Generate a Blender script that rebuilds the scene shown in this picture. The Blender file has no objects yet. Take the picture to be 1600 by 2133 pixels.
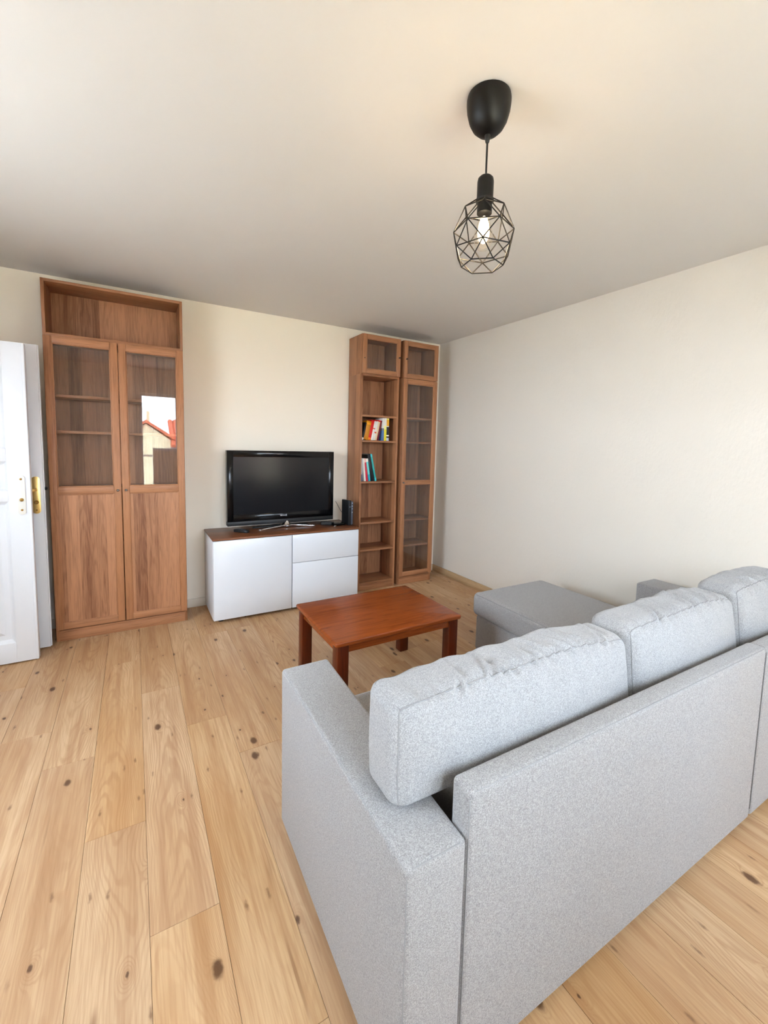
import bpy, bmesh, math, random
from mathutils import Vector, Matrix, noise
random.seed(7)
R = math.radians
scene = bpy.context.scene
C = scene.collection

# ------------------------------------------------------------------ camera
CAM = Vector((0.47341, -3.84967, 1.38238))
YAW, PIT, ROL, FPX, PPX, PPY = 0.54513, 0.09148, 0.02641, 902.99, 824.17, 1010.26
fw = Vector((math.sin(YAW) * math.cos(PIT), math.cos(YAW) * math.cos(PIT), -math.sin(PIT)))
rt = Vector((math.cos(YAW), -math.sin(YAW), 0.0))
up = rt.cross(fw)
rt, up = math.cos(ROL) * rt + math.sin(ROL) * up, -math.sin(ROL) * rt + math.cos(ROL) * up
cd = bpy.data.cameras.new('camera')
cam = bpy.data.objects.new('camera', cd)
C.objects.link(cam)
m = Matrix((rt, up, -fw)).transposed().to_4x4()
m.translation = CAM
cam.matrix_world = m
cd.sensor_fit = 'VERTICAL'
cd.sensor_height = 36.0
cd.sensor_width = 36.0
cd.lens = FPX / 2133.0 * 36.0
cd.shift_x = (800.0 - PPX) / 2133.0
cd.shift_y = (PPY - 1066.5) / 2133.0
cd.clip_start = 0.02
scene.camera = cam

# ------------------------------------------------------------------ world, sun, exposure
H = 2.469            # ceiling height
XW = 3.321           # right wall
XL = -0.90           # left wall
YR = -4.60           # inner face of the window wall behind the camera
WIN = (0.745, 2.00, 1.20, 2.09)      # window above the parapet  x0 x1 z0 z1
BDR = (0.575, 0.745, 0.02, 2.09)     # narrow balcony door beside it
FILL_DOOR = (2.42, 2.78, 0.02, 2.09)       # unseen glazed door, added to light the sofa back and floor
FILL_WIN = (-2.75, -1.60, 0.92, 2.12)     # unseen left wall window, added to brighten the room  y0 y1 z0 z1
SKY = (0.71, 0.84, 1.0)
SKY_STRENGTH = 23.5
w = bpy.data.worlds.new('sky')
scene.world = w
w.use_nodes = True
bg = w.node_tree.nodes['Background']
bg.inputs['Color'].default_value = (*SKY, 1)
bg.inputs['Strength'].default_value = SKY_STRENGTH
sl = bpy.data.lights.new('sun', 'SUN')
sl.energy = 9.0
sl.angle = R(0.6)
sl.color = (1.0, 0.95, 0.86)
so = bpy.data.objects.new('sun', sl)
C.objects.link(so)
so.rotation_euler = Vector((0.35, -0.75, -0.85)).to_track_quat('-Z', 'Y').to_euler()
for i, (x0, x1, z0, z1) in enumerate((WIN, BDR, FILL_WIN, FILL_DOOR)):     # portals: guide sampling of the sky through the openings
    pl = bpy.data.lights.new('window_portal', 'AREA')
    pl.shape = 'RECTANGLE'
    pl.size, pl.size_y = x1 - x0, z1 - z0
    pl.cycles.is_portal = True
    po = bpy.data.objects.new('window_portal', pl)
    C.objects.link(po)
    po.location = ((x0 + x1) / 2, YR - 0.27, (z0 + z1) / 2)
    po.rotation_euler = (R(90), 0, 0)
    if i == 2:
        po.location = (XL - 0.11, (x0 + x1) / 2, (z0 + z1) / 2)
        po.rotation_euler = (R(90), 0, R(-90))
scene.view_settings.view_transform = 'Standard'
scene.view_settings.look = 'None'
scene.view_settings.gamma = 1.0
scene.view_settings.use_curve_mapping = False
scene.view_settings.exposure = 0.08
try:
    scene.cycles.max_bounces = 6
    scene.cycles.diffuse_bounces = 4
    scene.cycles.glossy_bounces = 3
    scene.cycles.use_adaptive_sampling = True
    scene.cycles.adaptive_threshold = 0.25
    scene.cycles.adaptive_min_samples = 16
    scene.cycles.transparent_max_bounces = 16
except Exception:
    pass

# ------------------------------------------------------------------ material helpers
def srgb(r, g, b):
    f = lambda c: (c / 255 / 12.92) if c <= 10 else ((c / 255 + 0.055) / 1.055) ** 2.4
    return (f(r), f(g), f(b), 1.0)


class NT:
    def __init__(s, name):
        s.m = bpy.data.materials.new(name)
        s.m.use_nodes = True
        s.t = s.m.node_tree
        s.b = s.t.nodes['Principled BSDF']

    def n(s, typ, **kw):
        nd = s.t.nodes.new(typ)
        for k, v in kw.items():
            setattr(nd, k, v)
        return nd

    def put(s, sock, v):
        if hasattr(v, 'links') or isinstance(v, bpy.types.NodeSocket):
            s.t.links.new(v, sock)
        else:
            sock.default_value = v

    def math(s, op, a, b=0.0, c=0.0, clamp=False):
        nd = s.n('ShaderNodeMath', operation=op, use_clamp=clamp)
        for i, v in enumerate((a, b, c)):
            s.put(nd.inputs[i], v)
        return nd.outputs[0]

    def mix(s, f, a, b, mode='MIX'):
        nd = s.n('ShaderNodeMix', data_type='RGBA', blend_type=mode)
        s.put(nd.inputs[0], f)
        s.put(nd.inputs[6], a)
        s.put(nd.inputs[7], b)
        return nd.outputs[2]

    def noise(s, vec, scale, detail=2.0, rough=0.5, dist=0.0):
        nd = s.n('ShaderNodeTexNoise')
        s.put(nd.inputs['Vector'], vec)
        nd.inputs['Scale'].default_value = scale
        nd.inputs['Detail'].default_value = detail
        nd.inputs['Roughness'].default_value = rough
        nd.inputs['Distortion'].default_value = dist
        return nd.outputs[0]

    def ramp(s, f, stops):
        nd = s.n('ShaderNodeValToRGB')
        s.put(nd.inputs[0], f)
        el = nd.color_ramp.elements
        while len(el) < len(stops):
            el.new(0.5)
        for e, (p, c) in zip(el, stops):
            e.position = p
            e.color = c if len(c) == 4 else (*c, 1)
        return nd.outputs[0]

    def mrange(s, v, a, b, c=0.0, d=1.0):
        nd = s.n('ShaderNodeMapRange', interpolation_type='SMOOTHSTEP')
        s.put(nd.inputs[0], v)
        for i, x in enumerate((a, b, c, d)):
            nd.inputs[i + 1].default_value = x
        return nd.outputs[0]

    def objcoord(s, scale=(1, 1, 1), rnd=0.0):
        tc = s.n('ShaderNodeTexCoord')
        v = tc.outputs['Object']
        if rnd:
            oi = s.n('ShaderNodeObjectInfo')
            vm = s.n('ShaderNodeVectorMath', operation='MULTIPLY_ADD')
            cx = s.n('ShaderNodeCombineXYZ')
            for i, k in enumerate((1.0, 3.7, 2.3)):
                s.put(cx.inputs[i], s.math('MULTIPLY', oi.outputs['Random'], rnd * k))
            s.put(vm.inputs[0], v)
            vm.inputs[1].default_value = (1, 1, 1)
            s.put(vm.inputs[2], cx.outputs[0])
            v = vm.outputs[0]
        if scale != (1, 1, 1):
            vm = s.n('ShaderNodeVectorMath', operation='MULTIPLY')
            s.put(vm.inputs[0], v)
            vm.inputs[1].default_value = scale
            v = vm.outputs[0]
        return v

    def scaled(s, v, scale):
        vm = s.n('ShaderNodeVectorMath', operation='MULTIPLY')
        s.put(vm.inputs[0], v)
        vm.inputs[1].default_value = scale
        return vm.outputs[0]

    def bump(s, h, strength=0.2, dist=0.002):
        nd = s.n('ShaderNodeBump')
        nd.inputs['Strength'].default_value = strength
        nd.inputs['Distance'].default_value = dist
        s.put(nd.inputs['Height'], h)
        s.put(s.b.inputs['Normal'], nd.outputs[0])

    def set(s, **kw):
        names = dict(color='Base Color', rough='Roughness', metal='Metallic', ior='IOR', spec='Specular IOR Level',
                     coat='Coat Weight', coatr='Coat Roughness', em='Emission Color', ems='Emission Strength', sheen='Sheen Weight')
        for k, v in kw.items():
            s.put(s.b.inputs[names[k]], v)
        return s


def plain(name, col, rough=0.5, metal=0.0, **kw):
    t = NT(name)
    t.set(color=col, rough=rough, metal=metal, **kw)
    return t.m


def wall_paint(name, col, bump_scale=0, bump_s=0.2):
    t = NT(name)
    t.set(color=col, rough=0.85, spec=0.25)
    if bump_scale:
        v = t.objcoord(scale=(1, 1, 0.55))
        t.bump(t.noise(v, bump_scale, 2.5, 0.6), bump_s, 0.004)
    return t.m


def walnut(name, axis='z', light=srgb(176, 122, 84), dark=srgb(112, 69, 43), rough=0.42, strip=13.0, tone=0.30, ringw=0.09):
    """laminate walnut: strips of differing tone, soft cathedral figure, fine fibre"""
    t = NT(name)
    v = t.objcoord(rnd=13.0)
    sp = t.n('ShaderNodeSeparateXYZ')
    t.put(sp.inputs[0], v)
    X, Y, Z = sp.outputs
    across, along = {'z': (t.math('ADD', X, Y), Z), 'x': (t.math('ADD', Y, Z), X), 'y': (t.math('ADD', X, Z), Y)}[axis]
    wn = t.n('ShaderNodeTexWhiteNoise', noise_dimensions='1D')
    t.put(wn.inputs['W'], t.math('FLOOR', t.math('MULTIPLY', across, strip)))
    tn = wn.outputs['Value']
    cb = t.n('ShaderNodeCombineXYZ')
    t.put(cb.inputs[0], across)
    t.put(cb.inputs[1], t.math('MULTIPLY_ADD', tn, 9.0, along))
    t.put(cb.inputs[2], t.math('MULTIPLY', tn, 7.0))
    p = cb.outputs[0]
    field = t.noise(t.scaled(p, (1, 0.09, 1)), 13.0, 1.5, 0.45, 0.2)
    ring = t.mrange(t.math('SINE', t.math('MULTIPLY', field, 75.0)), -0.2, 1.0)
    fib = t.noise(t.scaled(p, (1, 0.045, 1)), 130.0, 3, 0.65)
    wide = t.noise(t.scaled(p, (1, 0.05, 1)), 30.0, 2, 0.5)
    k = t.math('ADD', t.math('MULTIPLY', tn, tone), t.math('MULTIPLY', ring, ringw))
    k = t.math('ADD', k, t.math('MULTIPLY', fib, 0.55))
    k = t.math('ADD', k, t.math('MULTIPLY', wide, 0.45))
    k = t.mrange(k, 0.40, 1.08)
    col = t.mix(k, light, dark)
    pore = t.mrange(t.noise(t.scaled(p, (1, 0.03, 1)), 230.0, 2, 0.5), 0.58, 0.72)
    dk = tuple(c * 0.5 for c in dark[:3]) + (1,)
    col = t.mix(t.math('MULTIPLY', pore, 0.30), col, dk)
    t.set(color=col, rough=rough, spec=0.35)
    t.bump(fib, 0.05, 0.001)
    return t.m


def oak_floor(name):
    t = NT(name)
    oi = t.n('ShaderNodeObjectInfo')
    rnd = oi.outputs['Random']
    v = t.objcoord(rnd=31.0)
    # knots: sparse stretched cells
    vk = t.scaled(v, (1, 0.55, 0))
    vo = t.n('ShaderNodeTexVoronoi', feature='F1', voronoi_dimensions='2D')
    t.put(vo.inputs['Vector'], vk)
    vo.inputs['Scale'].default_value = 6.0
    vo.inputs['Randomness'].default_value = 1.0
    dist, cell = vo.outputs['Distance'], vo.outputs['Color']
    sep = t.n('ShaderNodeSeparateColor')
    t.put(sep.inputs[0], cell)
    has = t.mrange(sep.outputs[0], 0.40, 0.45)
    size = t.math('MULTIPLY_ADD', t.math('POWER', sep.outputs[1], 2.0), 0.075, 0.022)
    wob = t.noise(v, 60.0, 2)
    dw = t.math('ADD', dist, t.math('MULTIPLY', t.math('SUBTRACT', wob, 0.5), 0.05))
    kn = t.math('DIVIDE', dw, size)
    knot = t.math('MULTIPLY', t.mrange(kn, 0.55, 1.25, 1.0, 0.0), has)
    halo = t.math('MULTIPLY', t.mrange(dist, 0.0, 0.26, 1.0, 0.0), has)
    # growth rings: nested arches down the plank, bent round the knots
    tc = t.n('ShaderNodeTexCoord')
    sp = t.n('ShaderNodeSeparateXYZ')
    t.put(sp.inputs[0], tc.outputs['Object'])
    r2 = t.math('FRACT', t.math('MULTIPLY', rnd, 13.7))
    r3 = t.math('FRACT', t.math('MULTIPLY', rnd, 29.1))
    xx = t.math('ADD', t.math('DIVIDE', sp.outputs[0], 0.09), t.math('MULTIPLY_ADD', r2, 1.2, -0.6))
    xx = t.math('ADD', xx, t.math('MULTIPLY', t.math('SUBTRACT', t.noise(t.scaled(v, (0.2, 1, 1)), 2.2, 1), 0.5), 1.3))
    arch = t.math('MULTIPLY', t.math('MULTIPLY', xx, xx), 7.0)
    arch = t.math('ADD', arch, t.math('MULTIPLY', sp.outputs[1], t.math('MULTIPLY_ADD', t.math('GREATER_THAN', r3, 0.5), 14.0, -7.0)))
    arch = t.math('ADD', arch, t.math('MULTIPLY', t.noise(t.scaled(v, (1, 0.22, 1)), 9.0, 3, 0.55, 0.3), 5.0))
    arch = t.math('ADD', arch, t.math('MULTIPLY', t.math('MULTIPLY', halo, halo), -4.5))
    ring = t.math('SINE', t.math('MULTIPLY', arch, 6.283))
    ring = t.mrange(ring, -0.1, 1.0)
    mask = t.mrange(t.noise(t.scaled(v, (1, 0.22, 1)), 5.0, 2), 0.38, 0.66)
    ring = t.math('MULTIPLY', ring, t.math('ADD', t.math('MULTIPLY', mask, 0.75), 0.18))
    fib = t.noise(t.scaled(v, (1, 0.03, 1)), 170.0, 3, 0.6)
    fibm = t.mrange(fib, 0.35, 0.72)
    streak = t.mrange(t.noise(t.scaled(v, (1, 0.05, 1)), 20.0, 3, 0.6), 0.44, 0.74)
    light = srgb(211, 176, 135)
    mid = srgb(194, 153, 109)
    dark = srgb(163, 115, 74)
    base = t.mix(t.mrange(t.noise(t.scaled(v, (1, 0.2, 1)), 5.0, 2), 0.3, 0.7), light, mid)
    base = t.mix(t.math('MULTIPLY', streak, 0.62), base, dark)
    base = t.mix(t.math('MULTIPLY', ring, 0.40), base, srgb(160, 112, 70))
    base = t.mix(t.math('MULTIPLY', fibm, 0.42), base, srgb(165, 118, 76))
    base = t.mix(t.math('MULTIPLY', t.math('POWER', halo, 3.0), 0.35), base, dark)
    base = t.mix(t.math('MULTIPLY', knot, 0.88), base, srgb(86, 55, 32))
    vs = t.n('ShaderNodeTexVoronoi', feature='F1', voronoi_dimensions='2D')
    t.put(vs.inputs['Vector'], t.scaled(v, (1, 0.28, 0)))
    vs.inputs['Scale'].default_value = 17.0
    s2 = t.n('ShaderNodeSeparateColor')
    t.put(s2.inputs[0], vs.outputs['Color'])
    sd = t.math('ADD', vs.outputs['Distance'], t.math('MULTIPLY', t.math('SUBTRACT', wob, 0.5), 0.16))
    speck = t.math('MULTIPLY', t.mrange(sd, 0.0, 0.12, 1.0, 0.0), t.mrange(s2.outputs[1], 0.74, 0.80))
    base = t.mix(t.math('MULTIPLY', speck, 0.7), base, srgb(112, 74, 44))
    crack = t.math('MULTIPLY', t.mrange(t.noise(t.scaled(v, (1, 0.05, 1)), 24.0, 2, 0.6), 0.66, 0.74), t.mrange(t.noise(v, 3.0, 1), 0.5, 0.6))
    base = t.mix(t.math('MULTIPLY', crack, 0.55), base, srgb(128, 84, 50))
    # tone per plank
    hsv = t.n('ShaderNodeHueSaturation')
    t.put(hsv.inputs['Value'], t.math('MULTIPLY_ADD', rnd, 0.07, 0.97))
    t.put(hsv.inputs['Saturation'], t.math('MULTIPLY_ADD', t.math('FRACT', t.math('MULTIPLY', rnd, 7.3)), 0.10, 0.94))
    t.put(hsv.inputs['Color'], base)
    t.set(color=hsv.outputs[0], rough=t.math('MULTIPLY_ADD', fibm, 0.10, 0.40), spec=0.38)
    t.bump(fib, 0.07, 0.001)
    return t.m


def fabric(name, light, dark):
    t = NT(name)
    v = t.objcoord()
    a = t.noise(v, 400.0, 1.5, 0.6, 1.0)
    b = t.noise(v, 130.0, 1.5, 0.6, 0.8)
    c = t.noise(v, 700.0, 1, 0.5)
    k = t.math('ADD', t.math('MULTIPLY', a, 0.65), t.math('MULTIPLY', b, 0.12))
    k = t.math('ADD', k, t.math('MULTIPLY', c, 0.23))
    k = t.mrange(k, 0.36, 0.66)
    t.set(color=t.mix(k, dark, light), rough=0.95, spec=0.12, sheen=0.25)
    t.bump(a, 0.40, 0.0025)
    return t.m


def glass_thin(name, tint=(0.95, 0.95, 0.945), f0=0.045, rough=0.0):
    """thin pane: clear transmission, Schlick reflection that is the same from both sides"""
    t = NT(name)
    t.t.nodes.remove(t.b)
    out = t.t.nodes['Material Output']
    tr = t.n('ShaderNodeBsdfTransparent')
    tr.inputs[0].default_value = (*tint, 1)
    gl = t.n('ShaderNodeBsdfGlossy')
    gl.inputs['Roughness'].default_value = rough
    gl.inputs['Color'].default_value = (1, 1, 1, 1)
    lw = t.n('ShaderNodeLayerWeight')
    lw.inputs['Blend'].default_value = 0.5
    f = t.math('MULTIPLY_ADD', t.math('POWER', lw.outputs['Facing'], 5.0), 1 - f0, f0)
    mx = t.n('ShaderNodeMixShader')
    t.put(mx.inputs[0], f)
    t.put(mx.inputs[1], tr.outputs[0])
    t.put(mx.inputs[2], gl.outputs[0])
    t.put(out.inputs['Surface'], mx.outputs[0])
    return t.m


M = {}
M['ceiling'] = wall_paint('ceiling_paint', srgb(223, 218, 213))
M['wall'] = wall_paint('wall_paint', srgb(249, 239, 222))
M['wall_tex'] = wall_paint('textured_wall_paint', srgb(229, 220, 207), 55, 0.42)
M['white'] = plain('white_paint', srgb(228, 229, 232), 0.35)
M['white_gloss'] = plain('white_lacquer', srgb(224, 226, 230), 0.22)
M['skirting_white'] = plain('skirting_pale', srgb(226, 214, 196), 0.5)
M['skirting_oak'] = walnut('skirting_oak', 'y', light=srgb(205, 174, 134), dark=srgb(176, 140, 98))
M['wood_z'] = walnut('walnut_vertical', 'z')
M['wood_x'] = walnut('walnut_across', 'x')
M['wood_y'] = walnut('walnut_deep', 'y')
M['wood_back'] = walnut('walnut_back_panel', 'z', light=srgb(184, 130, 93), dark=srgb(116, 72, 46), tone=0.34, ringw=0.08)
M['frame_z'] = walnut('walnut_frame_upright', 'z', strip=3.0, tone=0.10, ringw=0.05)
M['frame_x'] = walnut('walnut_frame_rail', 'x', strip=3.0, tone=0.10, ringw=0.05)
M['wood_dark'] = walnut('walnut_dark_top', 'x', light=srgb(126, 76, 46), dark=srgb(78, 44, 26), rough=0.35)
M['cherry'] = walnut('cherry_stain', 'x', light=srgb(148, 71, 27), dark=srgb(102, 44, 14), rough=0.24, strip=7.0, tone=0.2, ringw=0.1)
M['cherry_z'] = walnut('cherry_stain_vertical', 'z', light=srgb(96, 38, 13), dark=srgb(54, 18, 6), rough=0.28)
M['floor'] = oak_floor('oak_planks')
M['subfloor'] = plain('subfloor', srgb(110, 80, 52), 0.9)
M['fabric'] = fabric('grey_fabric', srgb(176, 173, 171), srgb(130, 127, 126))
M['fabric_cushion'] = fabric('pale_grey_fabric', srgb(182, 181, 180), srgb(140, 139, 139))
M['piping'] = plain('grey_piping', srgb(146, 145, 144), 0.95)
M['glass'] = glass_thin('cabinet_glass', (0.93, 0.925, 0.92), 0.05)
M['window_glass'] = glass_thin('window_glass', (0.985, 0.99, 0.99), 0.04)
M['bulb_glass'] = glass_thin('bulb_glass', (1.0, 0.98, 0.94), 0.03)
M['black'] = plain('black_plastic', srgb(20, 20, 21), 0.45)
M['black_gloss'] = plain('black_gloss_plastic', srgb(8, 8, 9), 0.16, spec=0.35)
M['black_matte'] = plain('black_matte_metal', srgb(13, 12, 11), 0.45, spec=0.3)
M['screen'] = plain('tv_screen', srgb(14, 15, 18), 0.20, spec=0.35)
M['chrome'] = plain('chrome', srgb(215, 216, 220), 0.16, 1.0)
M['silver'] = plain('silver_plastic', srgb(190, 192, 196), 0.3, 0.6)
M['brass'] = plain('brass', srgb(240, 208, 132), 0.36, 1.0)
M['lock_plate'] = plain('lock_plate_enamel', srgb(226, 222, 212), 0.3)
M['brass_dark'] = plain('aged_brass', srgb(150, 116, 62), 0.4, 1.0)
M['steel'] = plain('steel_knob', srgb(120, 116, 112), 0.3, 1.0)
M['knob'] = plain('dark_knob', srgb(44, 24, 16), 0.4)
M['router_grey'] = plain('router_grey', srgb(72, 76, 88), 0.45)
M['led'] = plain('router_marks', srgb(150, 165, 180), 0.5)
M['grey_cable'] = plain('grey_cable', srgb(90, 90, 90), 0.6)
M['paper'] = plain('book_pages', srgb(232, 226, 210), 0.9)
M['stucco'] = plain('house_stucco', srgb(236, 222, 186), 0.9)
M['concrete'] = plain('balcony_concrete', srgb(190, 186, 178), 0.9)
M['rail'] = plain('railing_paint', srgb(150, 146, 140), 0.5)
M['roof'] = plain('roof_tile', srgb(196, 96, 66), 0.8)
M['roof_dark'] = plain('roof_slate', srgb(92, 96, 110), 0.7)


def emis(name, col, s):
    t = NT(name)
    t.set(color=(0, 0, 0, 1), em=col, ems=s)
    return t.m


M['filament'] = emis('bulb_glow', (1.0, 0.80, 0.52, 1), 5.0)

# ------------------------------------------------------------------ object helpers
def link(name, me, mat, parent=None, loc=(0, 0, 0), rot=(0, 0, 0)):
    o = bpy.data.objects.new(name, me)
    C.objects.link(o)
    if mat is not None:
        me.materials.clear()
        me.materials.append(mat)
    o.location = loc
    o.rotation_euler = rot
    if parent is not None:
        o.parent = parent
    return o


def finish(bm, name, smooth=True, angle=35):
    me = bpy.data.meshes.new(name)
    bmesh.ops.recalc_face_normals(bm, faces=bm.faces)
    if smooth:
        for f in bm.faces:
            f.smooth = True
        for e in bm.edges:
            if len(e.link_faces) == 2 and e.calc_face_angle(0) > R(angle):
                e.smooth = False
    bm.to_mesh(me)
    bm.free()
    return me


def add_box(bm, x0, x1, y0, y1, z0, z1, bevel=0.0, seg=2):
    r = bmesh.ops.create_cube(bm, size=1.0)
    vs = r['verts']
    for v in vs:
        v.co = Vector((x0 + (v.co.x + 0.5) * (x1 - x0), y0 + (v.co.y + 0.5) * (y1 - y0), z0 + (v.co.z + 0.5) * (z1 - z0)))
    if bevel > 0:
        es = list({e for v in vs for e in v.link_edges})
        bmesh.ops.bevel(bm, geom=es, offset=bevel, segments=seg, profile=0.5, affect='EDGES', clamp_overlap=True)


def box(name, x0, x1, y0, y1, z0, z1, mat, parent=None, bevel=0.0015, seg=2):
    bm = bmesh.new()
    add_box(bm, x0, x1, y0, y1, z0, z1, bevel, seg)
    return link(name, finish(bm, name, angle=50 if seg > 1 else 20), mat, parent)


def boxes(name, lst, mat, parent=None, bevel=0.0015, seg=2):
    bm = bmesh.new()
    for b in lst:
        add_box(bm, *b, bevel, seg)
    return link(name, finish(bm, name, angle=50), mat, parent)


def add_tube(bm, pts, r, n=8, caps=True):
    pts = [Vector(p) for p in pts]
    rings = []
    prev = None
    for i, p in enumerate(pts):
        d = (pts[min(i + 1, len(pts) - 1)] - pts[max(i - 1, 0)]).normalized()
        if prev is None:
            a = d.cross(Vector((0, 0, 1)))
            if a.length < 1e-3:
                a = d.cross(Vector((1, 0, 0)))
        else:
            a = prev - d * prev.dot(d)
        a.normalize()
        prev = a
        b = d.cross(a)
        rr = r[i] if isinstance(r, (list, tuple)) else r
        rings.append([bm.verts.new(p + a * math.cos(2 * math.pi * k / n) * rr + b * math.sin(2 * math.pi * k / n) * rr) for k in range(n)])
    for A, B in zip(rings, rings[1:]):
        for k in range(n):
            bm.faces.new((A[k], A[(k + 1) % n], B[(k + 1) % n], B[k]))
    if caps:
        bm.faces.new(rings[0][::-1])
        bm.faces.new(rings[-1])


def tube(name, pts, r, mat, parent=None, n=8):
    bm = bmesh.new()
    add_tube(bm, pts, r, n)
    return link(name, finish(bm, name, angle=60), mat, parent)


def add_lathe(bm, prof, n=32, cap0=True, cap1=True, off=(0, 0, 0)):
    rings = []
    for r, z in prof:
        rings.append([bm.verts.new((off[0] + r * math.cos(2 * math.pi * k / n), off[1] + r * math.sin(2 * math.pi * k / n), off[2] + z)) for k in range(n)])
    for A, B in zip(rings, rings[1:]):
        for k in range(n):
            bm.faces.new((A[k], A[(k + 1) % n], B[(k + 1) % n], B[k]))
    if cap0:
        bm.faces.new(rings[0][::-1])
    if cap1:
        bm.faces.new(rings[-1])


def lathe(name, prof, mat, parent=None, n=32, loc=(0, 0, 0), rot=(0, 0, 0), cap0=True, cap1=True):
    bm = bmesh.new()
    add_lathe(bm, prof, n, cap0, cap1)
    return link(name, finish(bm, name, angle=45), mat, parent, loc, rot)


def prism(name, poly, z0, z1, mat, parent=None, bevel=0.0, seg=3, axis='z'):
    bm = bmesh.new()
    def P(a, b, c):
        return {'z': (a, b, c), 'y': (a, c, b), 'x': (c, a, b)}[axis]
    lo = [bm.verts.new(P(x, y, z0)) for x, y in poly]
    hi = [bm.verts.new(P(x, y, z1)) for x, y in poly]
    n = len(poly)
    bm.faces.new(lo[::-1])
    bm.faces.new(hi)
    for k in range(n):
        bm.faces.new((lo[k], lo[(k + 1) % n], hi[(k + 1) % n], hi[k]))
    bmesh.ops.recalc_face_normals(bm, faces=bm.faces)
    if bevel:
        bmesh.ops.bevel(bm, geom=list(bm.edges), offset=bevel, segments=seg, profile=0.5, affect='EDGES', clamp_overlap=True)
    return link(name, finish(bm, name, angle=50), mat, parent)


def thing(name, label, cat, loc=(0, 0, 0), rz=0.0, group=None):
    o = bpy.data.objects.new(name, None)
    C.objects.link(o)
    o.empty_display_size = 0.1
    o.location = loc
    o.rotation_euler = (0, 0, rz)
    o['label'] = label
    o['category'] = cat
    if group:
        o['group'] = group
    return o


def tag(o, label, cat, group=None):
    o['label'] = label
    o['category'] = cat
    if group:
        o['group'] = group
    return o


def struct(o, label=None, cat=None):
    o['kind'] = 'structure'
    if label:
        o['label'] = label
    if cat:
        o['category'] = cat
    return o


# ------------------------------------------------------------------ room shell
floor = struct(box('floor', XL - 0.1, XW + 0.1, YR - 0.3, 0.1, -0.10, -0.013, M['subfloor'], bevel=0),
               'knotty light oak laminate floor laid in long planks', 'floor')
PW, PL = 0.1825, 1.348
joints = {0: -1.235, -1: -2.15, -2: -1.672, -3: -1.387, 1: -1.642, 2: -1.955}
rr = random.Random(11)
for k in range(-8, 17):
    xa, xb = 0.48 + k * PW, 0.48 + (k + 1) * PW
    xa, xb = max(xa, XL), min(xb, XW)
    if xb - xa < 0.02:
        continue
    j = joints.get(k, -rr.uniform(0.2, 1.5))
    ys = sorted({0.0, YR} | {j + i * PL for i in range(-4, 4) if YR + 0.05 < j + i * PL < -0.05})
    for y0, y1 in zip(ys, ys[1:]):
        cx, cy = (xa + xb) / 2, (y0 + y1) / 2
        bm = bmesh.new()
        hx, hy = (xb - xa) / 2 - 0.0004, (y1 - y0) / 2 - 0.0004
        add_box(bm, -hx, hx, -hy, hy, -0.012, 0.0, 0.0007, 1)
        o = link('plank', finish(bm, 'plank', angle=20), M['floor'], floor, (cx, cy, 0))

struct(box('ceiling', XL - 0.15, XW + 0.15, YR - 0.32, 0.15, H, H + 0.2, M['ceiling'], bevel=0), 'plain off-white painted ceiling', 'ceiling')
struct(box('wall_back', XL - 0.12, XW + 0.12, 0.0, 0.12, -0.1, H, M['wall'], bevel=0), 'cream white wall behind the cabinets and television', 'wall')
struct(box('wall_right', XW, XW + 0.12, YR - 0.3, 0.0, -0.1, H, M['wall_tex'], bevel=0), 'textured off-white wall beside the chaise', 'wall')
struct(boxes('wall_left', [(XL - 0.12, XL, YR - 0.3, FILL_WIN[0], -0.1, H), (XL - 0.12, XL, FILL_WIN[1], 0.0, -0.1, H),
                           (XL - 0.12, XL, FILL_WIN[0], FILL_WIN[1], -0.1, FILL_WIN[2]), (XL - 0.12, XL, FILL_WIN[0], FILL_WIN[1], FILL_WIN[3], H)], M['wall'], bevel=0), 'white wall carrying the open doors', 'wall')
ww = [(XL, BDR[0], YR - 0.28, YR, -0.1, H), (BDR[0], BDR[1], YR - 0.28, YR, -0.1, BDR[2]), (BDR[0], XW, YR - 0.28, YR, BDR[3], H),
      (BDR[1], WIN[1], YR - 0.28, YR, -0.1, WIN[2]), (WIN[1], FILL_DOOR[0], YR - 0.28, YR, -0.1, WIN[3]),
      (FILL_DOOR[0], FILL_DOOR[1], YR - 0.28, YR, -0.1, FILL_DOOR[2]), (FILL_DOOR[1], XW, YR - 0.28, YR, -0.1, FILL_DOOR[3])]
struct(boxes('wall_front', ww, M['wall'], bevel=0), 'white window wall behind the viewer', 'wall')
struct(box('baseboard_back', XL, XW, -0.014, 0.0, 0.0, 0.07, M['skirting_white'], bevel=0.003), 'pale skirting board along the television wall', 'baseboard')
struct(box('baseboard_right', XW - 0.014, XW, YR, -0.014, 0.0, 0.07, M['skirting_oak'], bevel=0.003), 'oak skirting board along the textured wall', 'baseboard')
struct(box('baseboard_left', XL, XL + 0.014, YR, -0.6, 0.0, 0.07, M['skirting_white'], bevel=0.003), 'pale skirting board along the door wall', 'baseboard')

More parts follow.
